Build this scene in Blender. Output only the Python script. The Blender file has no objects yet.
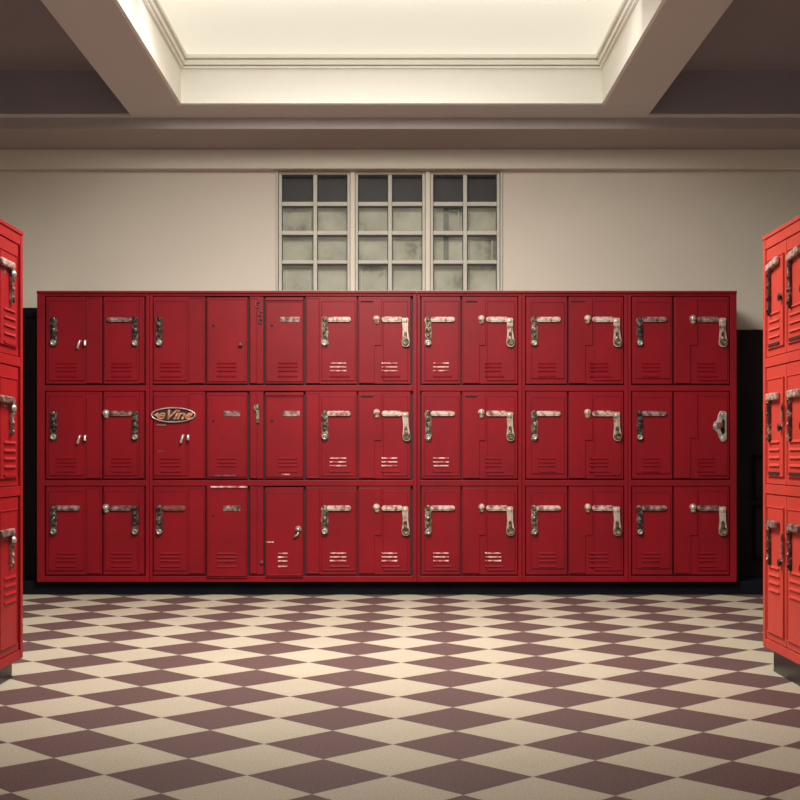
import bpy, bmesh, math, random
from mathutils import Matrix, Vector
random.seed(7)
C = bpy.context.scene.collection
scene = bpy.context.scene
PI = math.pi
H = 0.851            # camera height
F = 1310.0           # focal length in px of an 800 px frame
VX, VY = 397.0, 455.0
D = 7.939            # plane of the far locker fronts
S = F / D
YW = 8.40            # far wall

def X(px, Y): return (px - VX) * Y / F
def Z(py, Y): return H + (VY - py) * Y / F

# ------------------------------------------------------------------ materials
def srgb(r, g, b):
    f = lambda c: (c/255/12.92) if c/255 <= .04045 else ((c/255+.055)/1.055)**2.4
    return (f(r), f(g), f(b), 1)

def newmat(name):
    m = bpy.data.materials.new(name); m.use_nodes = True
    nt = m.node_tree; nt.nodes.clear()
    out = nt.nodes.new('ShaderNodeOutputMaterial')
    b = nt.nodes.new('ShaderNodeBsdfPrincipled')
    nt.links.new(b.outputs[0], out.inputs[0])
    return m, nt, b

def noise(nt, scale, detail=4, rough=.55, vec=None):
    tc = nt.nodes.new('ShaderNodeTexCoord')
    n = nt.nodes.new('ShaderNodeTexNoise')
    n.inputs['Scale'].default_value = scale
    n.inputs['Detail'].default_value = detail
    n.inputs['Roughness'].default_value = rough
    nt.links.new(tc.outputs['Object'], n.inputs['Vector'])
    return n

def ramp(nt, src, stops):
    r = nt.nodes.new('ShaderNodeValToRGB')
    e = r.color_ramp.elements
    while len(e) > 1: e.remove(e[-1])
    e[0].position, e[0].color = stops[0]
    for p, c in stops[1:]:
        k = e.new(p); k.color = c
    nt.links.new(src, r.inputs[0])
    return r

def bump(nt, b, src, strength, dist=.002):
    k = nt.nodes.new('ShaderNodeBump')
    k.inputs['Strength'].default_value = strength
    k.inputs['Distance'].default_value = dist
    nt.links.new(src, k.inputs['Height'])
    nt.links.new(k.outputs[0], b.inputs['Normal'])

def mottled(name, stops, scale=8, rough=.5, metal=0, bmp=.15, dist=.002, detail=4, coat=0):
    m, nt, b = newmat(name)
    n = noise(nt, scale, detail)
    r = ramp(nt, n.outputs[0], stops)
    nt.links.new(r.outputs[0], b.inputs['Base Color'])
    b.inputs['Roughness'].default_value = rough
    b.inputs['Metallic'].default_value = metal
    if coat: b.inputs['Coat Weight'].default_value = coat
    if bmp: bump(nt, b, n.outputs[0], bmp, dist)
    return m

def paint(name, base, dark, rough=.38):
    """old enamel: slow colour drift, fine orange peel, a few chips"""
    m, nt, b = newmat(name)
    n = noise(nt, 2.3, 5, .6)
    r = ramp(nt, n.outputs[0], [(.3, dark), (.7, base)])
    sp = noise(nt, 60, 3, .7)
    sr = ramp(nt, sp.outputs[0], [(.0, (0, 0, 0, 1)), (.73, (0, 0, 0, 1)), (.78, (1, 1, 1, 1))])
    mx = nt.nodes.new('ShaderNodeMix'); mx.data_type = 'RGBA'
    nt.links.new(sr.outputs[0], mx.inputs[0])
    nt.links.new(r.outputs[0], mx.inputs[6])
    mx.inputs[7].default_value = (dark[0]*.4, dark[1]*.6, dark[2]*.6, 1)
    nt.links.new(mx.outputs[2], b.inputs['Base Color'])
    b.inputs['Roughness'].default_value = rough
    b.inputs['Specular IOR Level'].default_value = .22
    n2 = noise(nt, 35, 3, .5)
    bump(nt, b, n2.outputs[0], .10, .003)
    return m

M = {}
M['red'] = paint('dark_red_enamel', (.215, .0024, .0080, 1), (.145, .0018, .0056, 1), .45)
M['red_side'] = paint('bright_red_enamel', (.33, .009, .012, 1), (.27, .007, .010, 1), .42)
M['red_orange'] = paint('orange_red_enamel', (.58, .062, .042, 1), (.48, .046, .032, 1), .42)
M['gap'] = mottled('dark_inner_steel', [(0, (.02, .004, .005, 1)), (1, (.035, .006, .007, 1))], 5, .7, 0, 0)
M['black'] = mottled('black_base_paint', [(.3, (.002, .0025, .005, 1)), (.7, (.004, .005, .009, 1))], 4, .8, 0, .1)
M['black'].node_tree.nodes['Principled BSDF'].inputs['Specular IOR Level'].default_value = .12
M['black_gloss'] = mottled('dark_grey_base_paint', [(.3, (.014, .012, .013, 1)), (.7, (.026, .023, .024, 1))], 4, .35, 0, .1)
M['wall'] = mottled('taupe_wall_paint', [(.3, (.54, .49, .41, 1)), (.7, (.58, .525, .44, 1))], 1.4, .8, 0, .05)
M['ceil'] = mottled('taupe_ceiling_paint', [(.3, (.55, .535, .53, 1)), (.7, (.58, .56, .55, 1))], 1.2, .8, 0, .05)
M['drop'] = mottled('taupe_drop_paint', [(.3, (.33, .28, .265, 1)), (.7, (.36, .305, .29, 1))], 1.2, .8, 0, .05)  # ceiling paint copied darker, the strip's shade put into the colour
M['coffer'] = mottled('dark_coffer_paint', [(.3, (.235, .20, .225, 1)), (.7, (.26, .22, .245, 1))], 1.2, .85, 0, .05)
M['well'] = mottled('cream_well_paint', [(.3, (.87, .855, .78, 1)), (.7, (.89, .875, .80, 1))], 1.2, .7, 0, .04)
M['wainscot'] = mottled('black_purple_wainscot', [(.3, (.011, .006, .010, 1)), (.7, (.017, .009, .015, 1))], 2, .8, 0, .1)
M['wainscot'].node_tree.nodes['Principled BSDF'].inputs['Specular IOR Level'].default_value = .2
M['frame'] = mottled('grey_window_paint', [(.3, (.42, .40, .33, 1)), (.7, (.50, .475, .40, 1))], 9, .55, 0, .1)
M['mullion'] = mottled('cream_mullion_paint', [(.3, (.56, .50, .40, 1)), (.7, (.62, .56, .45, 1))], 5, .55, 0, .1)
M['curtain'] = mottled('grey_green_curtain', [(.3, (.16, .18, .16, 1)), (.7, (.22, .24, .21, 1))], 12, .8, 0, .1)
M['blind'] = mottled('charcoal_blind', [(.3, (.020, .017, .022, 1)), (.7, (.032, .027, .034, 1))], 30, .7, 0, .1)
W_, K_ = (.47, .37, .32, 1), (.14, .05, .04, 1)
M['worn_white'] = mottled('flaking_white_metal', [(.34, K_), (.42, (.32, .15, .13, 1)), (.52, W_), (.75, (.58, .50, .44, 1))], 42, .5, .1, .5)
M['worn_grey'] = mottled('flaking_grey_metal', [(.36, (.05, .022, .02, 1)), (.48, (.16, .08, .07, 1)), (.62, (.32, .22, .19, 1))], 42, .5, .15, .5)  # flaking metal, greyed partly to carry weaker light on the outer doors
M['worn_red'] = mottled('red_painted_bar', [(.35, (.10, .018, .016, 1)), (.6, (.22, .06, .05, 1))], 40, .5, .1, .4)
M['tarnish'] = mottled('mottled_tarnished_metal', [(.34, (.018, .013, .012, 1)), (.46, (.10, .06, .04, 1)), (.58, (.20, .17, .105, 1)), (.70, (.46, .38, .29, 1))], 38, .36, .45, .5, .003)
M['chrome'] = mottled('worn_chrome', [(.35, (.32, .28, .26, 1)), (.6, (.60, .55, .50, 1))], 30, .34, .6, .2)
M['lever'] = mottled('cream_and_brown_lever', [(.33, (.14, .08, .05, 1)), (.44, (.40, .30, .22, 1)), (.58, (.46, .38, .31, 1))], 26, .4, .35, .4)
M['tarnish_dark'] = mottled('dark_tarnished_metal', [(.36, (.015, .011, .011, 1)), (.52, (.06, .035, .03, 1)), (.66, (.22, .17, .14, 1))], 40, .38, .5, .5, .003)
M['dark_metal'] = mottled('blackened_metal', [(.35, (.012, .010, .012, 1)), (.65, (.06, .045, .045, 1))], 40, .4, .4, .4)
M['side_latch'] = mottled('blackened_latch_metal', [(.40, (.012, .009, .011, 1)), (.56, (.10, .04, .03, 1)), (.66, (.45, .33, .24, 1))], 30, .42, .3, .6, .003)
M['screw'] = mottled('greyed_screw_metal', [(.35, (.20, .17, .15, 1)), (.6, (.42, .38, .34, 1))], 30, .35, .5, .2)
M['rust'] = mottled('rusty_metal', [(.35, (.06, .012, .01, 1)), (.65, (.20, .06, .045, 1))], 40, .7, .1, .5)
M['copper'] = mottled('copper_letters', [(.35, (.38, .10, .05, 1)), (.6, (.72, .32, .18, 1)), (.75, (.80, .55, .30, 1))], 60, .4, .5, .3)
M['louver_white'] = mottled('louver_worn_white', [(.40, (.30, .012, .018, 1)), (.52, (.46, .22, .20, 1)), (.66, (.55, .46, .43, 1))], 30, .5, 0, .3)
M['hole'] = mottled('black_hole', [(0, (.004, .002, .002, 1)), (1, (.008, .003, .003, 1))], 5, .9, 0, 0)

# floor: square vinyl tiles laid on the diagonal
def floor_mat():
    m, nt, b = newmat('diagonal_checker_vinyl')
    L = nt.links
    w = .3795; th = math.radians(45 + 1.12); k = math.sqrt(2) / w
    cx, cy = .170, 3.468
    tx = .5 - k * (cx*math.cos(th) - cy*math.sin(th)) + 60
    ty = .5 - k * (cx*math.sin(th) + cy*math.cos(th)) + 60
    tc = nt.nodes.new('ShaderNodeTexCoord')
    mp = nt.nodes.new('ShaderNodeMapping'); mp.vector_type = 'POINT'
    mp.inputs['Scale'].default_value = (k, k, 0)
    mp.inputs['Rotation'].default_value = (0, 0, th)
    mp.inputs['Location'].default_value = (tx, ty, .5)
    L.new(tc.outputs['Object'], mp.inputs['Vector'])
    ch = nt.nodes.new('ShaderNodeTexChecker'); ch.inputs['Scale'].default_value = 1
    L.new(mp.outputs[0], ch.inputs['Vector'])
    sp = nt.nodes.new('ShaderNodeTexNoise'); sp.inputs['Scale'].default_value = 170; sp.inputs['Detail'].default_value = 3
    L.new(tc.outputs['Object'], sp.inputs['Vector'])
    big = nt.nodes.new('ShaderNodeTexNoise'); big.inputs['Scale'].default_value = 1.3; big.inputs['Detail'].default_value = 4
    L.new(tc.outputs['Object'], big.inputs['Vector'])
    lt = ramp(nt, sp.outputs[0], [(.30, (.32, .275, .20, 1)), (.5, (.415, .365, .28, 1)), (.72, (.48, .43, .335, 1))])
    dk = ramp(nt, sp.outputs[0], [(.30, (.066, .037, .037, 1)), (.5, (.103, .057, .055, 1)), (.72, (.16, .096, .089, 1))])
    mx = nt.nodes.new('ShaderNodeMix'); mx.data_type = 'RGBA'
    L.new(ch.outputs['Fac'], mx.inputs[0]); L.new(dk.outputs[0], mx.inputs[6]); L.new(lt.outputs[0], mx.inputs[7])
    br = ramp(nt, big.outputs[0], [(.3, (.90, .89, .88, 1)), (.7, (1, 1, 1, 1))])
    mu = nt.nodes.new('ShaderNodeMix'); mu.data_type = 'RGBA'; mu.blend_type = 'MULTIPLY'; mu.inputs[0].default_value = 1
    L.new(mx.outputs[2], mu.inputs[6]); L.new(br.outputs[0], mu.inputs[7])
    L.new(mu.outputs[2], b.inputs['Base Color'])
    b.inputs['Roughness'].default_value = .6
    b.inputs['Specular IOR Level'].default_value = .25
    return m
M['floor'] = floor_mat()

def glass_mat():
    m = bpy.data.materials.new('window_glass'); m.use_nodes = True
    nt = m.node_tree; nt.nodes.clear()
    out = nt.nodes.new('ShaderNodeOutputMaterial')
    t = nt.nodes.new('ShaderNodeBsdfTransparent'); t.inputs[0].default_value = (.95, .95, .93, 1)
    g = nt.nodes.new('ShaderNodeBsdfGlossy'); g.inputs['Roughness'].default_value = .45
    mx = nt.nodes.new('ShaderNodeMixShader'); mx.inputs[0].default_value = .006
    nt.links.new(t.outputs[0], mx.inputs[1]); nt.links.new(g.outputs[0], mx.inputs[2]); nt.links.new(mx.outputs[0], out.inputs[0])
    return m
M['glass'] = glass_mat()

def sheer_mat():
    """pale frosted film lit by the sky outside"""
    m = bpy.data.materials.new('frosted_green_film'); m.use_nodes = True
    nt = m.node_tree; nt.nodes.clear()
    out = nt.nodes.new('ShaderNodeOutputMaterial')
    n = noise(nt, 5.5, 6, .62)
    ge = nt.nodes.new('ShaderNodeNewGeometry'); nt.links.new(ge.outputs['Position'], n.inputs['Vector'])
    r = ramp(nt, n.outputs[0], [(.32, (.34, .34, .28, 1)), (.46, (.62, .61, .53, 1)), (.66, (.74, .72, .64, 1))])
    t = nt.nodes.new('ShaderNodeBsdfTranslucent'); d = nt.nodes.new('ShaderNodeBsdfDiffuse')
    nt.links.new(r.outputs[0], t.inputs[0]); nt.links.new(r.outputs[0], d.inputs[0])
    mx = nt.nodes.new('ShaderNodeMixShader'); mx.inputs[0].default_value = .45
    nt.links.new(t.outputs[0], mx.inputs[1]); nt.links.new(d.outputs[0], mx.inputs[2]); nt.links.new(mx.outputs[0], out.inputs[0])
    return m
M['sheer'] = sheer_mat()

def glow(name, col, st):
    m, nt, b = newmat(name)
    b.inputs['Base Color'].default_value = col
    b.inputs['Emission Color'].default_value = col
    b.inputs['Emission Strength'].default_value = st
    b.inputs['Roughness'].default_value = .5
    return m
M['pane_glow'] = glow('frosted_skylight_glass', (.88, .87, .75, 1), .42)

# ------------------------------------------------------------------ mesh helpers
class MB:
    def __init__(s): s.bm = bmesh.new()
    def box(s, x0, x1, y0, y1, z0, z1):
        x0, x1 = sorted((x0, x1)); y0, y1 = sorted((y0, y1)); z0, z1 = sorted((z0, z1))
        v = [s.bm.verts.new((x, y, z)) for x in (x0, x1) for y in (y0, y1) for z in (z0, z1)]
        for f in ((0,1,3,2), (4,6,7,5), (0,4,5,1), (2,3,7,6), (0,2,6,4), (1,5,7,3)):
            s.bm.faces.new([v[i] for i in f])
        return s
    def prism(s, pts, y0, y1):
        """outline in x,z extruded between y0 (front) and y1 (back)"""
        a = [s.bm.verts.new((x, y0, z)) for x, z in pts]
        b = [s.bm.verts.new((x, y1, z)) for x, z in pts]
        n = len(pts)
        s.bm.faces.new(a); s.bm.faces.new(b[::-1])
        for i in range(n):
            s.bm.faces.new([a[i], b[i], b[(i+1) % n], a[(i+1) % n]])
        return s
    def lathe(s, cx, cz, y, prof, seg=16, sx=1, sz=1):
        """prof: (radius, outward height) pairs, turned about an axis along -y"""
        rings = []
        for r, h in prof:
            if r < 1e-6: rings.append([s.bm.verts.new((cx, y-h, cz))])
            else: rings.append([s.bm.verts.new((cx + sx*r*math.cos(2*PI*i/seg), y-h, cz + sz*r*math.sin(2*PI*i/seg))) for i in range(seg)])
        for a, b in zip(rings, rings[1:]):
            if len(a) == 1 and len(b) == 1: continue
            for i in range(seg):
                j = (i+1) % seg
                if len(a) == 1: s.bm.faces.new([a[0], b[i], b[j]])
                elif len(b) == 1: s.bm.faces.new([a[i], a[j], b[0]])
                else: s.bm.faces.new([a[i], a[j], b[j], b[i]])
        return s
    def tube(s, pts, r, seg=8):
        pts = [Vector(p) for p in pts]; rings = []
        for k, p in enumerate(pts):
            t = (pts[min(k+1, len(pts)-1)] - pts[max(k-1, 0)]).normalized()
            u = t.cross(Vector((0, 1, 0)))
            if u.length < 1e-3: u = t.cross(Vector((1, 0, 0)))
            u.normalize(); w = t.cross(u)
            rings.append([s.bm.verts.new(p + r*(math.cos(2*PI*i/seg)*u + math.sin(2*PI*i/seg)*w)) for i in range(seg)])
        for a, b in zip(rings, rings[1:]):
            for i in range(seg):
                s.bm.faces.new([a[i], a[(i+1) % seg], b[(i+1) % seg], b[i]])
        s.bm.faces.new(rings[0][::-1]); s.bm.faces.new(rings[-1])
        return s
    def build(s, name, mat, parent=None, bevel=0, smooth=False):
        bmesh.ops.recalc_face_normals(s.bm, faces=s.bm.faces)
        me = bpy.data.meshes.new(name); s.bm.to_mesh(me); s.bm.free()
        me.materials.append(mat)
        if smooth:
            for p in me.polygons: p.use_smooth = True
        o = bpy.data.objects.new(name, me); C.objects.link(o)
        if parent: o.parent = parent
        if bevel:
            b = o.modifiers.new('bevel', 'BEVEL'); b.width = bevel; b.segments = 2; b.limit_method = 'ANGLE'; b.angle_limit = .6
        return o

def capsule(x0, x1, z0, z1, n=8, waist=0.0):
    """rounded bar outline, long axis found by itself"""
    pts = []
    w, h = x1-x0, z1-z0
    if w >= h:
        r = h/2; cz = (z0+z1)/2
        for i in range(n+1):
            a = -PI/2 + PI*i/n; pts.append((x1-r + r*math.cos(a), cz + r*math.sin(a)))
        for i in range(n+1):
            a = PI/2 + PI*i/n; pts.append((x0+r + r*math.cos(a), cz + r*math.sin(a)))
    else:
        r = w/2; cx = (x0+x1)/2
        for i in range(n+1):
            a = PI*i/n; pts.append((cx + r*math.cos(a), z1-r + r*math.sin(a)))
        if waist:
            for i in range(1, 8):
                t = i/8; z = (z1-r) + t*((z0+r)-(z1-r)); k = 1 - waist*abs(math.sin(2*PI*t))
                pts.append((cx - r*k, z))
        for i in range(n+1):
            a = PI + PI*i/n; pts.append((cx + r*math.cos(a), z0+r + r*math.sin(a)))
        if waist:
            for i in range(1, 8):
                t = i/8; z = (z0+r) + t*((z1-r)-(z0+r)); k = 1 - waist*abs(math.sin(2*PI*t))
                pts.append((cx + r*k, z))
    return pts

def tag(o, label=None, cat=None, group=None, kind=None):
    if label: o['label'] = label
    if cat: o['category'] = cat
    if group: o['group'] = group
    if kind: o['kind'] = kind
    return o

def empty(name, loc, rz=0):
    o = bpy.data.objects.new(name, None); C.objects.link(o)
    o.location = loc; o.rotation_euler = (0, 0, rz); o.empty_display_size = .1
    return o

def struct(m, name, mat, bevel=0, label=None):
    o = m.build(name, mat, None, bevel); tag(o, label, None, None, 'structure'); return o

# ------------------------------------------------------------------ the room
YS = -1.2                                   # near end of the built room
XL, XR = -3.05, 3.05
Zc = 2.860                                  # underside of the beams
Yb, Yo, Yk = 7.81, 7.52, 7.763
xbl, xbr = X(131, Yk), X(648, Yk)           # outer edges of the long beams
xol, xor_ = X(178, Yo), X(605, Yo)          # skylight opening
Zcof = 3.121
Zw = 3.136

struct(MB().box(XL-.15, XR+.15, YS, YW+.15, -.08, 0), 'floor', M['floor'])
struct(MB().box(XL-.15, XL, YS, YW+.15, 0, 3.4), 'wall_left', M['wall'])
struct(MB().box(XR, XR+.15, YS, YW+.15, 0, 3.4), 'wall_right', M['wall'])

wx0, wx1 = X(277.5, YW), X(500.5, YW)
wz0, wz1 = Z(292.5, YW), Z(170.5, YW)
mb = MB()
mb.box(XL, wx0, YW, YW+.15, 0, 3.4).box(wx1, XR, YW, YW+.15, 0, 3.4)
mb.box(wx0, wx1, YW, YW+.15, 0, wz0).box(wx0, wx1, YW, YW+.15, wz1, 3.4)
struct(mb, 'wall_back', M['wall'])

# ceiling: cross strip, two long beams, coffers either side, near strip
Ynear = 1.6
mb = MB()
mb.box(xbl, xbr, Yo, Yb, Zc, 3.30)
mb.box(XL, xbl, Yk, Yb, Zc, 3.30).box(xbr, XR, Yk, Yb, Zc, 3.30)
mb.box(xbl, xol, YS, Yo, Zc, 3.30).box(xor_, xbr, YS, Yo, Zc, 3.30)
mb.box(xol, xor_, YS, Ynear, Zc, 3.30)
struct(mb, 'ceiling', M['ceil'], .004)
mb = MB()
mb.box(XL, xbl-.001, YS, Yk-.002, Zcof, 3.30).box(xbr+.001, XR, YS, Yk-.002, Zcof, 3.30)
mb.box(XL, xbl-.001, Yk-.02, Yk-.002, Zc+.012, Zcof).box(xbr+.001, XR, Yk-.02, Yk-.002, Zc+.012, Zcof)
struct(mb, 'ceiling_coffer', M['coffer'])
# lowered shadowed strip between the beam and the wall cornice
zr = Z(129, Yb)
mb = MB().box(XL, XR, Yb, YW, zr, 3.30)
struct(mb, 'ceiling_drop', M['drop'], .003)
# cornice along the far wall
Yf = 8.32
struct(MB().box(XL, XR, Yf, YW, Z(168.6, Yf), zr), 'trim_1', M['wall'], .004)
# picture the well: lining, moulding and luminous panes
mb = MB()
t = .02
mb.box(xol, xor_, Yo-t, Yo-.0005, Zc+.004, Zw).box(xol+.0005, xol+t, Ynear, Yo-t, Zc+.004, Zw).box(xor_-t, xor_-.0005, Ynear, Yo-t, Zc+.004, Zw)
mb.box(xol, xor_, Ynear, Ynear+t, Zc+.004, Zw)
struct(mb, 'trim_2', M['well'], .002)
mb = MB()
for (dz0, dz1, out) in ((3.060, 3.074, .018), (3.078, 3.108, .028), (3.112, Zw, .042)):
    o_ = out
    mb.box(xol+t, xor_-t, Yo-t-o_, Yo-t, dz0, dz1)
    mb.box(xol+t, xol+t+o_, Ynear+t, Yo-t-o_, dz0, dz1)
    mb.box(xor_-t-o_, xor_-t, Ynear+t, Yo-t-o_, dz0, dz1)
struct(mb, 'trim_3', M['well'], .004)

Yclear = 6.34                               # clear glazing nearer than this, frosted glass beyond
sk = empty('skylight', (0, 0, 0)); tag(sk, None, None, None, 'structure')
MB().box(xol+.005, xor_-.005, Yclear, Yo-.005, Zw, Zw+.02).build('frosted_pane', M['pane_glow'], sk)
MB().box(xol+t, xor_-t, Yclear-.05, Yclear, Zw-.03, Zw+.03).build('glazing_bar', M['well'], sk, .004)
for yy in (4.8, 3.2):
    MB().box(xol+t, xor_-t, yy-.02, yy+.02, Zw-.02, Zw+.02).build('glazing_bar', M['well'], sk, .004)
MB().box(xol-.1, xor_+.1, Ynear-.1, Yo+.1, 3.36, 3.40).build('roof_panel', M['well'], sk)

# dark wainscot each side behind the lockers, rail on the left
zwl, zwr = Z(318, YW), Z(330, YW)
struct(MB().box(XL, -1.0, YW-.02, YW, 0, zwl), 'trim_4', M['wainscot'], .002)
struct(MB().box(1.0, XR, YW-.02, YW, 0, zwr), 'trim_5', M['wainscot'], .002)
struct(MB().box(XL, -1.0, YW-.05, YW, zwl, Z(308.5, YW)), 'trim_6', M['black'], .004)
# panel mouldings of the wainscot seen right of the lockers
mb = MB()
for (a, b, c, d) in ((752, 770, 455, 500), (752, 770, 505, 560)):
    x0, x1, z1, z0 = X(a, YW), X(b, YW)+.3, Z(c, YW), Z(d, YW)
    w = .018
    mb.box(x0, x1, YW-.035, YW-.02, z1-w, z1).box(x0, x1, YW-.035, YW-.02, z0, z0+w)
    mb.box(x0, x0+w, YW-.035, YW-.02, z0, z1).box(x1-w, x1, YW-.035, YW-.02, z0, z1)
struct(mb, 'trim_7', M['black'], .002)

# ------------------------------------------------------------------ windows
cols = [(281.7, 313.0, 317.0, 347.2), (358.0, 388.0, 392.0, 422.3), (433.3, 463.3, 467.3, 497.0)]
rows = [(174, 201), (205.2, 230), (234.2, 259.5), (263.2, 290)]
YG = YW + .050
outer = [(278.5, 350.0), (355.2, 425.3), (430.3, 500.0)]
for n, (a, b, c, d) in enumerate(cols, 1):
    oa, ob = outer[n-1]
    w = empty('window_%d' % n, (X((a+d)/2, YW), YW, wz0)); tag(w, None, None, None, 'structure')
    ox, oz = w.location.x, w.location.z
    L = lambda px: X(px, YW) - ox
    V = lambda py: Z(py, YW) - oz
    fz0, fz1 = .002, wz1 - wz0 - .002
    mb = MB()
    mb.box(L(oa), L(a), .012, .07, fz0, fz1).box(L(d), L(ob), .012, .07, fz0, fz1)
    mb.box(L(a), L(d), .012, .07, fz1-.0, V(174)).box(L(a), L(d), .012, .07, fz0, V(290))
    mb.build('sash_frame', M['frame'], w, .003)
    mb = MB().box(L(b), L(c), .022, .06, V(290), V(174)).build('glazing_bar', M['frame'], w, .003)
    for (r0, r1) in zip(rows, rows[1:]):
        for (p, q) in ((a, b), (c, d)):
            MB().box(L(p), L(q), .024, .058, V(r1[0]), V(r0[1])).build('glazing_bar', M['frame'], w, .003)
    for k, (y0, y1) in enumerate(rows):
        for (p, q) in ((a, b), (c, d)):
            MB().box(L(p)-.002, L(q)+.002, .045, .049, V(y1)-.002, V(y0)+.002).build('pane', M['glass'], w)
            MB().box(L(p)-.001, L(q)+.001, .030, .044, V(y0)-.010, V(y0)).box(L(p), L(p)+.004, .030, .044, V(y1), V(y0)).box(L(q)-.004, L(q), .030, .044, V(y1), V(y0)).build('putty_line', M['blind'], w)  # dark strips stand in for the shadow under and beside the bars
    if True:    # thin inner frames that show faintly through the glass
        for k, (p, q) in ((1, (a, b)), (2, (c, d)), (3, (a, b))):
            if (n + k) % 3 == 0: continue
            y0, y1 = rows[k]
            e = .006
            x0, x1, z1_, z0_ = L(p+3), L(q-3.5), V(y0+2.6), V(y1)
            MB().box(x0, x0+e, .085, .092, z0_, z1_).box(x1-e, x1, .085, .092, z0_, z1_).box(x0+e, x1-e, .085, .092, z1_-e, z1_).build('inner_frame', M['frame'], w)
    if n == 3:
        MB().box(L(444), L(449), .085, .092, V(259), V(204)).build('side_curtain', M['curtain'], w)
    # charcoal blind drawn down over the top lights, frosted film below, with the pale things that stand behind it
    bl = MB().box(L(a), L(d), .085, .092, V(203), V(172)).build('roller_blind', M['blind'], w)
    MB().box(L(a), L(d), .100, .103, fz0+.0, V(200)).build('frosted_film', M['sheer'], w)
mb = MB()
for (p, q) in ((350.0, 355.2), (425.3, 430.3)):
    mb.box(X(p, YW)+.001, X(q, YW)-.001, YW-.004, YW+.10, wz0+.002, wz1-.002)
struct(mb, 'trim_8', M['mullion'], .004)
mb = MB().box(X(276.2, YW), X(278.2, YW), YW-.016, YW+.004, wz0, wz1+.015).box(X(500.2, YW), X(502.4, YW), YW-.016, YW+.004, wz0, wz1+.015)
mb.box(X(278.2, YW), X(500.2, YW), YW-.016, YW+.004, wz1-.004, wz1+.015)
struct(mb, 'trim_9', M['frame'], .003)

# ------------------------------------------------------------------ locker hardware (local frame: front faces -y)
def plate_outline(parent, x0, x1, z0, z1, y, mat, name='latch_plate'):
    """ornate upright backplate with bosses, a screw at the top and a keyhole knob at the foot"""
    m = MB(); cx = (x0+x1)/2; w = x1-x0; h = z1-z0
    m.prism(capsule(x0, x1, z0, z1, 8, .16), y-.009, y)
    m.prism(capsule(x0+w*.16, x1-w*.16, z0+w*.2, z1-w*.2, 6, .2), y-.014, y-.009)
    for t, r in ((.90, .30), (.70, .24), (.55, .30), (.38, .24)):
        m.lathe(cx, z0+h*t, y-.013, [(w*r, 0), (w*r*.9, .005), (w*r*.45, .009), (0, .009)], 12, 1, 1.25)
    o = m.build(name, mat, parent, .0012)
    MB().lathe(cx, z0+w*.55, y-.010, [(w*.40, 0), (w*.40, .009), (w*.34, .014), (w*.22, .014), (w*.18, .009), (w*.10, .009), (0, .013)], 16).build('foot_screw', M['screw'], parent, 0, True)
    return o

def bar(parent, x0, x1, z0, z1, y, mat, name='latch_bar'):
    m = MB().prism(capsule(x0, x1, z0, z1, 6), y-.014, y)
    m.prism(capsule(x0+.006, x1-.006, z0+.007, z1-.007, 6), y-.017, y-.014)
    return m.build(name, mat, parent, .003)

def cap(parent, cx, cz, r, y, mat):
    m = MB().lathe(cx, cz+r*.3, y, [(r, 0), (r*1.02, .008), (r*.85, .018), (r*.4, .026), (0, .027)], 16)
    m.lathe(cx+r*.1, cz-r*.55, y, [(r*.75, 0), (r*.72, .008), (r*.4, .016), (0, .018)], 14, 1, 1.1)
    return m.build('latch_cap', mat, parent, 0, True)

def lever(parent, x0, x1, z0, z1, y, mat, lean=0.0, ring=True):
    """drop handle: tapering strap that widens into a round ring at its foot"""
    w = x1-x0; cx = (x0+x1)/2; h = z1-z0
    pts = []
    for tt, k in ((1, .30), (.97, .42), (.8, .38), (.5, .36), (.32, .44), (.18, .52), (.06, .46), (0, .22)):
        pts.append((cx + lean*(1-tt) - w*k, z0+h*tt))
    right = [(cx + lean*(1-tt) + w*k, z0+h*tt) for tt, k in ((0, .22), (.06, .46), (.18, .52), (.32, .44), (.5, .36), (.8, .38), (.97, .42), (1, .30))]
    m = MB().prism(pts + right, y-.018, y-.004)
    m.prism([(cx+lean*.5-w*.12, z0+h*.4), (cx+lean*.5+w*.12, z0+h*.4), (cx+w*.12, z0+h*.92), (cx-w*.12, z0+h*.92)], y-.023, y-.018)
    m.lathe(cx, z1-w*.4, y, [(w*.3, 0), (w*.3, .024), (0, .028)], 12)
    bx = cx + lean*.83; bz = z0+h*.17
    o = m.build('latch_handle', mat, parent, .0012)
    if ring:
        m = MB().prism(capsule(cx+lean*.45-w*.2, cx+lean*.45+w*.2, z0+h*.22, z0+h*.52, 6), y-.024, y-.0185)
        m.lathe(bx, bz, y-.016, [(w*.46, 0), (w*.46, .006), (w*.40, .013), (w*.27, .013), (w*.22, .004), (w*.1, .004), (0, .009)], 16)
        m.lathe(bx-w*.05, bz+h*.14, y-.016, [(w*.22, 0), (w*.2, .01), (0, .013)], 10)
        m.build('handle_ring', M['tarnish'], parent, .001)
    return o

def knob(parent, cx, cz, r, y, mat, length=.030, name='knob'):
    m = MB().lathe(cx, cz, y, [(r*.9, 0), (r*.9, .004), (r*.5, .007), (r*.5, length*.55), (r*1.0, length*.7), (r*1.0, length*.9), (r*.7, length), (0, length)], 16)
    return m.build(name, mat, parent, 0, True)

def pull_pair(parent, cx, cz, y):
    """two little upright chrome studs side by side, the left one longer"""
    m = MB()
    m.tube([(cx-.016, y+.001, cz+.016), (cx-.018, y-.016, cz+.012), (cx-.024, y-.022, cz-.012), (cx-.030, y-.018, cz-.030)], .008, 8)
    m.tube([(cx+.014, y+.001, cz+.016), (cx+.014, y-.018, cz+.012), (cx+.016, y-.022, cz-.014)], .009, 8)
    return m.build('pull', M['chrome'], parent, .001, True)

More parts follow.
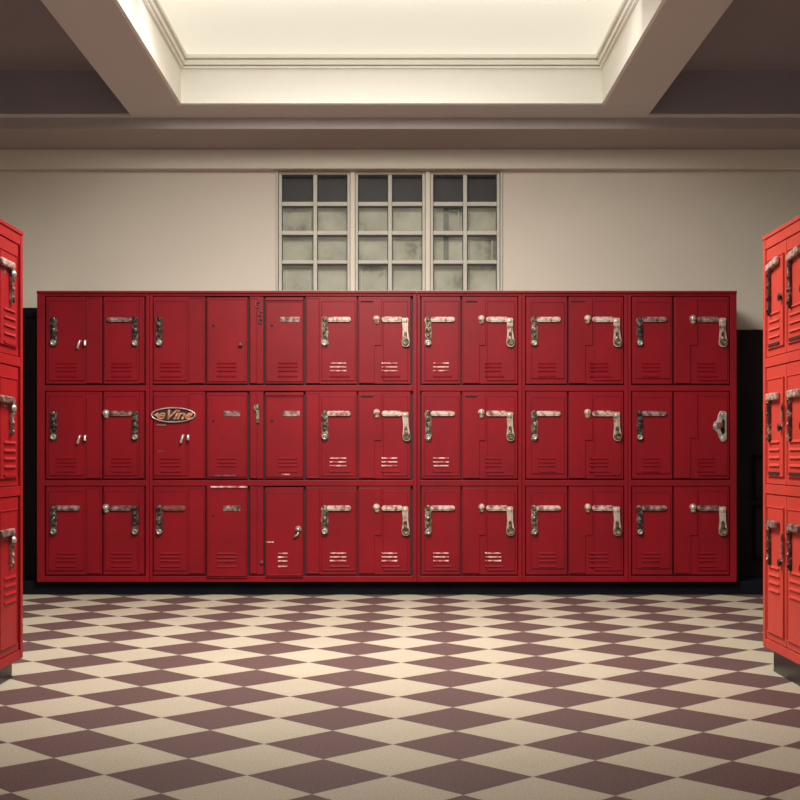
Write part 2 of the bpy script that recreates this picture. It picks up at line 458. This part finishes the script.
def louvers(parent, x0, x1, zs, y, mat, hh=.009, out=.0065):
    m = MB()
    for z in zs:
        p = [(x0, z-hh/2), (x1, z-hh/2), (x1, z+hh/2), (x0, z+hh/2)]
        # a hood: front edge stands out low and dies into the door at the top
        v = [m.bm.verts.new(q) for q in ((x0, y+.001, z-hh/2), (x1, y+.001, z-hh/2), (x1, y+.001, z+hh/2), (x0, y+.001, z+hh/2),
                                        (x0+.004, y-out, z-hh/2), (x1-.004, y-out, z-hh/2))]
        for f in ((0, 1, 2, 3), (0, 4, 5, 1), (4, 3, 2, 5), (0, 3, 4), (1, 5, 2)): m.bm.faces.new([v[i] for i in f])
    o = m.build('louver_vent', mat, parent)
    if mat is M['louver_white']: o['label'] = 'louvers with the red paint worn to white'
    return o

def door_leaf(cab, x0, x1, z0, z1, mat, plates=(), y=.007, polys=(), th=.020, grooves=True):
    """steel door slab with raised pressed panels; every raised field has a thin sunk line round it"""
    m = MB().box(x0, x1, y, y+th, z0, z1)
    for (a, b, c, d) in plates: 
        m.box(a, b, y-.0045, y+.001, c, d)
        e, q = .0045, y-.0075
        m.box(a, a+e, q, y-.004, c, d).box(b-e, b, q, y-.004, c, d).box(a+e, b-e, q, y-.004, d-e, d).box(a+e, b-e, q, y-.004, c, c+e)
    for pts in polys: m.prism(pts, y-.007, y+.001)
    o = m.build('door', mat, cab, .0015)
    return o

def carcass(cab, W, z0, z1, depth, xs, zs, mat, st=.003, name='carcass', lip=.010):
    """xs: list of upright (x0,x1) stiles; zs: list of (z0,z1) rails"""
    m = MB()
    m.box(0, W, .034, depth, z0, z1)
    o = m.build('cabinet_box', mat, cab, .003)
    m = MB()
    for (a, b) in xs: m.box(a, b, 0, .034, z0, z1)
    inner0, inner1 = xs[0][1], xs[-1][0]
    for (a, b) in zs: m.box(inner0, inner1, .0015, .034, a, b)
    if lip:
        m.box(0, W, -lip, .0, z1-.015, z1)
    o2 = m.build('face_frame', mat, cab, .002)
    m = MB().box(inner0, inner1, .030, .0345, z0+.02, z1-.02)
    m.build('dark_reveal', M['gap'], cab)
    return o

# ------------------------------------------------------------------ far bank of five cabinets
zb, zt = Z(582, D), Z(291, D)
rows_px = [(296.5, 384.5), (391.5, 479.5), (486.5, 575.5)]
BK = (('top', 317, 322), ('middle', 411, 416), ('bottom', 505.5, 510.5))
bounds = [37, 149.6, 417.2, 522.2, 628.3, 737]
names = ['far left locker cabinet two doors wide, dark red, beside the black wainscot',
         'widest dark red locker cabinet in the far row, with an oval badge and blank plates',
         'dark red locker cabinet two doors wide, in front of the rightmost casement window',
         'dark red locker cabinet two doors wide, second from the right end of the far row',
         'dark red locker cabinet at right end of far row, with one big red-knobbed latch']
cabs = []
for i in range(5):
    a, b = bounds[i], bounds[i+1]
    cx0 = X(a, D)
    c = empty('locker_cabinet', (cx0, D, 0))
    tag(c, names[i], 'locker', 'locker cabinets in the far row')
    cabs.append((c, cx0))
G = .0028
for i in range(5):
    c, cx0 = cabs[i]
    a, b = bounds[i], bounds[i+1]
    W = X(b, D) - cx0 - .002
    lft = .045 if i == 0 else .018
    rgt = .038 if i == 4 else .022
    if i == 1: rgt = .024
    zz = [(zb, Z(576, D))] + [(Z(p[1]+.7, D) if False else Z(rows_px[k][0]-.6, D), Z(rows_px[k-1][1]+.6, D)) for k in (2, 1)] + [(Z(295.9, D), zt)]
    zz = [(min(q), max(q)) for q in zz]
    carcass(c, W, zb, zt, .40, [(0, lft), (W-rgt, W)], zz, M['red'])

def pxf(ci):
    cx0 = cabs[ci][1]
    return lambda px: X(px, D) - cx0
zf = lambda py: Z(py, D)

# door table: cabinet, left px, right px, style, details
def flap(P, xa, xb, xc, ztop, zstep, zbot):
    return [(P(xa), zbot), (P(xc), zbot), (P(xc), zstep), (P(xb), zstep), (P(xb), ztop), (P(xa), ztop)]

LV_OFF = (66.5, 70.3, 74.1, 79.5)
for r, (t0, t1) in enumerate(rows_px):
    zt_, zb_ = zf(t0), zf(t1-.9)
    by0, by1 = BK[r][1], BK[r][2]
    lv = [zf(t0 + q) for q in LV_OFF]
    def plate(P, a, b, top=4.5, bot=84): return (P(a), P(b), zf(t0+bot), zf(t0+top))
    yf = .007 - .0045       # front of a raised field
    # ---- cabinet 0
    c = cabs[0][0]; P = pxf(0)
    d = door_leaf(c, P(45.4)+G, P(102.2)-G, zb_, zt_, M['red'], [plate(P, 48.5, 84), plate(P, 86.5, 100.5, 1.5, 86.5)], .007)
    plate_outline(d, P(50), P(57.5), zf(by1+25), zf(by0-.5), yf, M['tarnish_dark'])
    if r < 2: pull_pair(d, P(83), zf(t0+47), yf)
    else: bar(d, P(54.5), P(80.5), zf(by1), zf(by0), yf, M['worn_grey'])
    louvers(d, P(56), P(77), lv, yf, M['red'])
    d = door_leaf(c, P(102.8)+G, P(144.5)-G, zb_, zt_, M['red'], [plate(P, 105, 137.5), plate(P, 139.5, 143.4, 1.5, 86.5)], .007)
    if r == 0: bar(d, P(107), P(132), zf(by1), zf(by0+.5), yf, M['worn_grey'])
    else:
        cap(d, P(106), zf(by0+3), .021, yf, M['chrome'])
        bar(d, P(109.5), P(132), zf(by1), zf(by0), yf, M['worn_grey'])
    plate_outline(d, P(131.6), P(138.6), zf(by1+25), zf(by0-.5), yf, M['tarnish_dark'])
    louvers(d, P(111), P(132), lv, yf, M['red'])
    # ---- cabinet 1, five bays
    c = cabs[1][0]; P = pxf(1)
    d = door_leaf(c, P(152.6)+G, P(205.4)-G, zb_, zt_, M['red'], [plate(P, 154, 186.7), plate(P, 189, 204, 1.5, 86.5)], .007)
    if r != 1:
        plate_outline(d, P(155.8), P(163), zf(by1+25), zf(by0-.5), yf, M['tarnish_dark'])
    if r == 2: bar(d, P(163), P(186), zf(by1), zf(by0), yf, M['worn_red'])['label'] = 'latch bar painted dull red'
    if r == 1:
        pull_pair(d, P(186), zf(438), yf)
        # oval badge
        bx, bz = P(173.5), zf(415)
        rx, rz = 22.3/S, 7.6/S
        rim = MB()
        N = 48
        prof = [(1.0, 0), (1.0, .010), (.97, .014), (.91, .014), (.87, .010), (.86, .004)]
        rings = [[rim.bm.verts.new((bx+rx*(1-(1-k)*.45)*math.cos(2*PI*q/N), yf-hh, bz+rz*(1-(1-k)*1.1)*math.sin(2*PI*q/N))) for q in range(N)] for k, hh in prof]
        for A, B in zip(rings, rings[1:]):
            for q in range(N): rim.bm.faces.new([A[q], A[(q+1) % N], B[(q+1) % N], B[q]])
        rim.bm.faces.new(rings[-1])
        bd = rim.build('badge', M['dark_metal'], d, 0); bd['label'] = 'oval badge with copper lettering in a silver rim'
        rm = MB()
        rings = [[rm.bm.verts.new((bx+rx*kx*math.cos(2*PI*q/N), yf-hh, bz+rz*kz*math.sin(2*PI*q/N))) for q in range(N)]
                 for kx, kz, hh in ((1.01, 1.03, .002), (1.01, 1.03, .012), (.985, .96, .017), (.955, .88, .017), (.94, .84, .011))]
        for A, B in zip(rings, rings[1:]):
            for q in range(N): rm.bm.faces.new([A[q], A[(q+1) % N], B[(q+1) % N], B[q]])
        rm.build('badge_rim', M['chrome'], d, 0, True)
        # copper script as real letters, turned into a mesh
        cu = bpy.data.curves.new('badge_lettering', 'FONT'); cu.body = 'eVinc'; cu.size = .088; cu.shear = .45
        cu.align_x = 'CENTER'; cu.align_y = 'CENTER'; cu.extrude = .004; cu.offset = .0016; cu.space_character = .95
        tmp = bpy.data.objects.new('tmp', cu); C.objects.link(tmp)
        dg = bpy.context.evaluated_depsgraph_get(); dg.update()
        me = bpy.data.meshes.new_from_object(tmp.evaluated_get(dg)); bpy.data.objects.remove(tmp)
        me.transform(Matrix.Translation((bx, yf-.011, bz)) @ Matrix.Rotation(PI/2, 4, 'X') @ Matrix.Diagonal((1.12, .92, 1, 1)))
        me.materials.clear(); me.materials.append(M['copper'])
        bo = bpy.data.objects.new('badge_lettering', me); C.objects.link(bo); bo.parent = d
        for sgn in (-1, 1):
            m2 = MB().prism([(bx+sgn*rx*.88, bz), (bx+sgn*rx*.70, bz+rz*.30), (bx+sgn*rx*.62, bz), (bx+sgn*rx*.70, bz-rz*.30)], yf-.014, yf-.009)
            m2.build('badge_ornament', M['copper'], d, .001)
        MB().prism(capsule(P(155.5), P(166), zf(425.8), zf(424.2), 5), yf-.006, yf).build('name_strip', M['worn_grey'], d, .001)
        # paint chips
        MB().prism(capsule(P(157.5), P(164), zf(452), zf(450.6), 4), yf-.0012, yf).build('chip', M['rust'], d)
    louvers(d, P(160), P(181), lv, yf, M['red'])
    # bay 4
    proud = -.004 if r < 2 else -.010
    lowz = zb_ if r < 2 else zf(577.6)
    topz = zf(t0+1) if r < 2 else zf(485.6)
    d = door_leaf(c, P(206.4)+G, P(248)-G, lowz, topz, M['red'], [(P(208), P(246.5), lowz+.012, topz-(.012 if r < 2 else .02))], proud, (), .030)
    pf = proud - .0045
    MB().lathe(P(213.5), zf(t0+29.5), pf, [(.008, 0), (.008, .001), (0, .001)], 12).build('keyhole', M['hole'], d)
    if r > 0:
        MB().box(P(223.5), P(240.5), pf-.004, pf, zf(by1+.3), zf(by0)).build('name_plate', M['worn_grey'], d, .001)
    else:
        knob(d, P(241.3), zf(344.5), .013, pf, M['rust'], .026)
        MB().box(P(236.5), P(238), pf-.002, pf, zf(372), zf(331)).build('pressed_rib', M['red'], d)
    if r == 2:
        MB().box(P(211), P(248), pf-.003, pf, zf(487.6), zf(486)).build('worn_edge', M['louver_white'], d)  # pale strip along the top edge of the leaf
    if r == 1:
        MB().box(P(214), P(236), pf-.006, pf, zf(476.4), zf(474.8)).build('bottom_edge', M['rust'], d, .001)
    louvers(d, P(217), P(237), lv[:3] if r == 1 else lv, pf, M['red'])
    st = door_leaf(c, P(249)+G, P(263.8)-G, zb_, zt_, M['red'], [(P(250), P(257), zf(t0+86.5), zf(t0+1.5))], .007)
    st.name = 'filler_strip'
    if r == 0:
        m = MB()
        # three small rusted hooks, one below the other
        for (hx, hy, rr) in ((257.6, 304.5, 2.3), (260.2, 313.2, 1.9), (260.4, 321, 1.8)):
            cxh, czh, R_ = P(hx), zf(hy), rr/S
            m.tube([(cxh + R_*math.cos(q), yf-.004, czh + R_*1.2*math.sin(q)) for q in [.6 + 4.6*k/12 for k in range(13)]], .0042, 6)
            m.tube([(cxh, yf, czh), (cxh, yf-.012, czh)], .004, 6)
        m.build('hook', M['rust'], st)
    if r == 1:
        m = MB().prism(capsule(P(254), P(260), zf(411.5), zf(404), 6), yf-.012, yf)
        m.prism(capsule(P(256.3), P(259.5), zf(423), zf(410), 6), yf-.010, yf)
        m.lathe(P(257), zf(407.5), yf-.012, [(.014, 0), (.013, .008), (0, .012)], 12)
        m.build('lock', M['tarnish'], st, .001)
    if r == 2:
        knob(st, P(262), zf(562), .010, yf, M['rust'], .012)
    # bay 5
    lowz = zb_ if r < 2 else zf(577.2)
    d = door_leaf(c, P(265)+G, P(304)-G, lowz, zf(t0+1), M['red'], [(P(266.5), P(303), lowz+.012, zf(t0+5.5))], proud, (), .030)
    if r < 2:
        MB().box(P(265.5), P(303.6), pf-.004, pf+.006, zf(t0+4.2), zf(t0+1)).build('top_fold', M['red'], d, .002)
        MB().lathe(P(272), zf(t0+29.5), pf, [(.008, 0), (.008, .001), (0, .001)], 12).build('keyhole', M['hole'], d)
        MB().box(P(280 if r == 0 else 282.5), P(300), pf-.004, pf, zf(by1+.3), zf(by0)).build('name_plate', M['worn_grey'], d, .001)
    else:
        m = MB().lathe(P(298.5), zf(529), pf, [(.020, 0), (.019, .010), (.008, .014), (.008, .02), (.014, .026), (0, .030)], 14)
        m.tube([(P(299.5), pf-.012, zf(530)), (P(298), pf-.018, zf(534)), (P(294.5), pf-.012, zf(537))], .007, 8)
        m.build('knob', M['chrome'], d, 0, True)
        MB().box(P(266), P(274), pf-.002, pf, zf(542.4), zf(541.2)).build('scratch', M['louver_white'], d)
    if r == 1: MB().box(P(282), P(290), pf-.002, pf, zf(475), zf(473.6)).build('scratch', M['louver_white'], d)
    louvers(d, P(278), P(298 if r < 2 else 288), lv, pf, M['red'] if r < 2 else M['louver_white'])
    # bay 6
    d = door_leaf(c, P(305)+G, P(357.2)-G, zb_, zt_, M['red'], [plate(P, 306.5, 319.5, 1.5, 86.5), plate(P, 321.5, 355.5)], .007)
    plate_outline(d, P(321), P(328.6), zf(by1+25), zf(by0-.5), yf, M['tarnish'])
    bar(d, P(326.5), P(351), zf(by1), zf(by0), yf, M['worn_white'])
    louvers(d, P(329.5), P(346.5), lv[:3], yf, M['louver_white'])
    louvers(d, P(329.5), P(350), lv[3:], yf, M['red'])
    # bay 7 with stepped flap
    def stepped(c, P, a, b, xu, xl, capx, bx0, bx1, lx0, lx1, whitelv, slot, mats, cb=None, lean=.006):
        zstep = zf(t0+48.8)
        d = door_leaf(c, P(a)+G, P(b)-G, zb_, zt_, M['red'], [plate(P, xu+1.5, b-3)], .007,
                      [flap(P, a+1.5, xu, xl, zf(t0+1.5), zstep, zf(t0+86.5))])
        yl = .007-.007
        cap(d, P(capx), zf(by0+2.6), .021, yl, mats[0])
        bar(d, P(bx0), P(bx1), zf(by1+.2), zf(by0-.2), yf, mats[1])
        lever(d, P(lx0), P(lx1), zf(by1+25), zf(by0+1), yf, mats[2], lean)
        if slot and r < 2:
            MB().prism(capsule(P(slot[0]), P(slot[1]), zf(t0+5.8), zf(t0+4.4), 4), yl-.002, yl).build('slot', M['hole'], d)
        louvers(d, P(whitelv[0]), P(whitelv[1]), lv[:3], yf, whitelv[2])
        louvers(d, P(whitelv[0]), P(whitelv[1]+3), lv[3:], yf, M['red'])
        return d
    if r == 1: lm = M['chrome']
    stepped(c, P, 357.8, 411, 381.5, 374.5, 376.6, 381.5, 402.5, 401.2, 409, (381.5, 397.5, M['louver_white']), (360.5, 373.5),
            (M['worn_white'], M['worn_white'], M['lever']), None, .004 if r != 1 else .010)
    # ---- cabinet 2
    c = cabs[2][0]; P = pxf(2)
    d = door_leaf(c, P(421)+G, P(461)-G, zb_, zt_, M['red'], [plate(P, 424.5, 459)], .007)
    plate_outline(d, P(424.5), P(432), zf(by1+25), zf(by0-.5), yf, M['tarnish'])
    bar(d, P(430.5), P(455), zf(by1), zf(by0), yf, M['worn_white'])
    louvers(d, P(433), P(449), lv[:3], yf, M['louver_white'])
    louvers(d, P(433), P(452), lv[3:], yf, M['red'])
    stepped(c, P, 461.7, 518, 485.5, 479.5, 481.3, 486, 508.5, 505.5, 513.5, (485, 501.5, M['louver_white'] if r == 2 else M['red']), (465, 477.5),
            (M['worn_white'], M['worn_white'], M['lever']), None, .006)
    # ---- cabinet 3
    c = cabs[3][0]; P = pxf(3)
    d = door_leaf(c, P(525.6)+G, P(567.6)-G, zb_, zt_, M['red'], [plate(P, 531, 564.5, 5.5, 82)], .007)
    plate_outline(d, P(530.8), P(538), zf(by1+25), zf(by0-.5), yf, M['tarnish'])
    bar(d, P(536), P(560.5), zf(by1), zf(by0), yf, M['worn_white'])
    louvers(d, P(538), P(556), lv, yf, M['red'])
    stepped(c, P, 568.4, 624, 592.5, 585.5, 587.5, 592, 614.5, 612, 620.2, (589.5, 608.5, M['red']), (571, 585) if r == 0 else None,
            (M['worn_white'], M['worn_white'], M['lever']), None, .008)
    # ---- cabinet 4
    c = cabs[4][0]; P = pxf(4)
    d = door_leaf(c, P(632)+G, P(673)-G, zb_, zt_, M['red'], [plate(P, 636, 670.5, 5.5, 82)], .007)
    plate_outline(d, P(636.3), P(643.2), zf(by1+25), zf(by0-.5), yf, M['tarnish_dark'])
    bar(d, P(641.5), P(666.5), zf(by1), zf(by0), yf, M['worn_grey'])
    louvers(d, P(641.5), P(660.5), lv, yf, M['red'])
    if r != 1:
        stepped(c, P, 673.8, 730, 697.5, 690.5, 692.8, 697, 719, 717.6, 726, (697.5, 715.5, M['red']), None,
                (M['chrome'], M['worn_grey'], M['lever']), None, .006)
    else:
        zstep = zf(438)
        d = door_leaf(c, P(673.8)+G, P(730)-G, zb_, zt_, M['red'], [plate(P, 699, 727)], .007,
                      [flap(P, 675.3, 697.5, 690.5, zf(t0+1.5), zstep, zf(t0+86.5))])
        # the big triangular latch with a red knob
        pts = [(720, 411), (724.5, 411), (726.3, 413), (726.3, 439), (724.5, 441.6), (721.5, 441.6), (718.5, 437), (717.5, 433), (713.8, 429.5), (712.7, 426), (714, 422.5), (717, 420), (718, 415)]
        m = MB().prism([(P(x), zf(y)) for x, y in pts], yf-.012, yf)
        m.lathe(P(722.5), zf(414.5), yf-.012, [(.014, 0), (.012, .006), (0, .008)], 12)
        m.lathe(P(722.8), zf(438), yf-.012, [(.015, 0), (.013, .006), (0, .008)], 12)
        m.lathe(P(716.2), zf(426), yf-.012, [(.016, 0), (.014, .005), (0, .007)], 12)
        m.build('latch_plate', M['chrome'], d, .002)
        MB().prism([(P(x), zf(y)) for x, y in ((722, 419), (724.2, 419.5), (724.4, 433), (721.5, 435), (720.2, 430), (721, 424))], yf-.0135, yf-.012).build('latch_slot', M['hole'], d)
        k = knob(d, P(718.6), zf(425.5), .019, yf-.012, M['rust'], .034); k['label'] = 'dull red round knob'
        louvers(d, P(697.5), P(715.5), lv, yf, M['red'])

# black plinth the far row stands on, running from side to side
pl = MB().box(-2.62, 2.62, D+.045, D+.40, 0, Z(582, D)-.0015).build('plinth', M['black'], None, .004)
tag(pl, 'low black plinth running under the whole far row of dark red lockers', 'plinth')

# ------------------------------------------------------------------ side cabinets
def side_cabinet(loc, rz, flipped, mat, label, zt, zb, splits, cols, style):
    """local x runs along the front; far end is x=0 for the right cabinet and x=W for the left one"""
    c = empty('locker_cabinet', loc, rz)
    tag(c, label, 'locker')
    W = cols[-1][1] + .03
    zr = [(zb, zb+.035)] + [(s-.018, s+.018) for s in splits] + [(zt-.055, zt)]
    mx = (lambda x: W-x) if flipped else (lambda x: x)
    stiles = [(0, .03), (W-.03, W)]
    carcass(c, W, zb, zt, .42, stiles, zr, mat, lip=.003)
    MB().box(.04, W-.04, .03, .40, 0, zb-.001).build('base', M['black_gloss'], c, .003)
    tiers = []
    edges = [zt-.055] + [s for s in splits] + [zb+.035]
    for k in range(3):
        top = edges[k] - (.018 if k else 0); bot = edges[k+1] + (.018 if k < 2 else 0)
        tiers.append((top-.003, bot+.003))
    for ci, (a, b) in enumerate(cols):
        for r, (zt_, zb_) in enumerate(tiers):
            def R(x0, x1): 
                p, q = mx(x0), mx(x1); return (min(p, q), max(p, q))
            xa, xb = R(a+.0015, b-.0015)
            pa = R(a+.028, b-.022)
            h = zt_-zb_
            d = door_leaf(c, xa, xb, zb_, zt_, mat, [(pa[0], pa[1], zb_+.03, zt_-.045)], .005)
            yf = .0005
            za = style['bar'][r]
            bm_ = style['barmat'][r]
            # upright latch bar standing out from the door
            u0, u1 = R(a+style['lx']-.011, a+style['lx']+.011)
            zl = style['foot'][r]
            m = MB().prism(capsule(u0, u1, zl, za, 7, .12), yf-.013, yf)
            cxm = (u0+u1)/2
            for tt in (.12, .36, .62, .86):
                m.lathe(cxm, zl+(za-zl)*tt, yf-.013, [(.009, 0), (.008, .004), (0, .006)], 12)
            lp = m.build('latch_plate', style['latch'], d, .002)
            # horizontal bar towards the camera
            h0, h1 = R(a+style['lx']-.012, a+style['hx'])
            sl = style['slope'][r] * (-1 if flipped else 1)
            hh = style['hh']
            m = MB()
            xs_ = [h0 + (h1-h0)*k/6 for k in range(7)]
            top = [(x, za + hh*.5 + sl*((x-h0) if not flipped else (h1-x))*(1 if not flipped else -1)) for x in xs_]
            m.prism([(x, z) for x, z in top] + [(x, z-hh) for x, z in top[::-1]], yf-.019, yf-.001)
            m.build('latch_bar', bm_, d, .006)
            # bright end cap on the bar and a round keyhole stud
            kx = mx(a+style['kx']); kz = style['kz'][r]
            if kz: knob(d, kx, kz, .015, yf, M['dark_metal'], .016, 'lock_stud')
            if style.get('dome'):
                MB().lathe(mx(a+style['lx']), za-.03, yf-.012, [(.014, 0), (.012, .008), (.007, .012), (0, .013)], 14).build('screw', M['chrome'], d, 0, True)
            if style.get('rod') and r > 0:
                rx = mx(a+style['rod'])
                MB().tube([(rx, yf-.008, za-.03), (rx, yf-.008, kz+.02)], .005, 8).build('rod', M['worn_grey'], d)
            g0, g1 = R(a+.055, b-.07)
            base = zb_ + (.075 if r < 2 else .20)
            louvers(d, g0, g1, [base + .030*k for k in range(4)], yf, mat, .011, .006)
            if r < 2:
                MB().prism(capsule(g0, g1, zb_+.035, zb_+.048, 4), yf-.005, yf).build('pressed_slot', M['gap'] if style.get('slotdark') else mat, d, .001)
    return c

sR = dict(lx=.075, hx=.20, kx=.225, latch=M['side_latch'], bar=(1.575, 1.075, .585), foot=(1.39, .90, .425), kz=(1.446, .955, .445),
          barmat=(M['worn_white'], M['worn_white'], M['worn_grey']), slope=(.12, 0, 0), hh=.028, rod=.25, slotdark=True)
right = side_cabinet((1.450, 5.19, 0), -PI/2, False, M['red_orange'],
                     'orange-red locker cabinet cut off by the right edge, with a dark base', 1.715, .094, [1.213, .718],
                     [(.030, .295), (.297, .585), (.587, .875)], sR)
sL = dict(lx=.125, hx=.27, kx=.118, latch=M['worn_grey'], bar=(1.555, 1.055, .565), foot=(1.42, .92, .43), kz=(1.432, None, None),
          barmat=(M['worn_white'], M['worn_grey'], M['worn_grey']), slope=(0, 0, 0), hh=.026, dome=True)
WL = .905
left = side_cabinet((-1.442, 5.05-WL, 0), PI/2, True, M['red_side'],
                    'bright red locker cabinet cut off by the left edge of the photo', 1.710, .070, [1.206, .714],
                    [(.045, .315), (.317, .595), (.597, .875)], sL)

# ------------------------------------------------------------------ light
def area(name, loc, size, size_y, power, col, rot):
    l = bpy.data.lights.new(name, 'AREA'); l.shape = 'RECTANGLE'; l.size = size; l.size_y = size_y
    l.energy = power; l.color = col
    o = bpy.data.objects.new(name, l); C.objects.link(o); o.location = loc; o.rotation_euler = rot
    return o
area('skylight_daylight', ((xol+xor_)/2-.15, 5.25, Zw-.06), 1.15, 1.8, 140, (1, .95, .88), (math.radians(24), 0, 0)).data.spread = math.radians(140)
area('skylight_sun_side', ((xol+xor_)/2, 6.25, 2.99), 2.2, .2, 3.2, (1, .98, .90), (math.radians(92), 0, 0))  # added lamp that brightens the far wall of the well
area('window_daylight', (-.3, -1.0, 1.7), 3.0, 1.6, 15, (1, .94, .90), (math.radians(90), 0, 0))  # unseen fill lamp added behind the camera

w = bpy.data.worlds.new('world'); scene.world = w; w.use_nodes = True
bg = w.node_tree.nodes['Background']
bg.inputs[0].default_value = (.90, .91, .89, 1); bg.inputs[1].default_value = .52

# ------------------------------------------------------------------ camera
cd = bpy.data.cameras.new('camera'); cam = bpy.data.objects.new('camera', cd); C.objects.link(cam)
cam.location = (0, 0, H); cam.rotation_euler = (PI/2, 0, 0)
cd.sensor_width = 36; cd.lens = F/800*36
cd.shift_x = (400-VX)/800; cd.shift_y = (VY-400)/800
cd.clip_start = .05
scene.camera = cam
vs = scene.view_settings
vs.view_transform = 'Standard'; vs.look = 'None'; vs.gamma = 1; vs.use_curve_mapping = False
vs.exposure = 0.35
scene.cycles.use_denoising = True
scene.cycles.max_bounces = 8
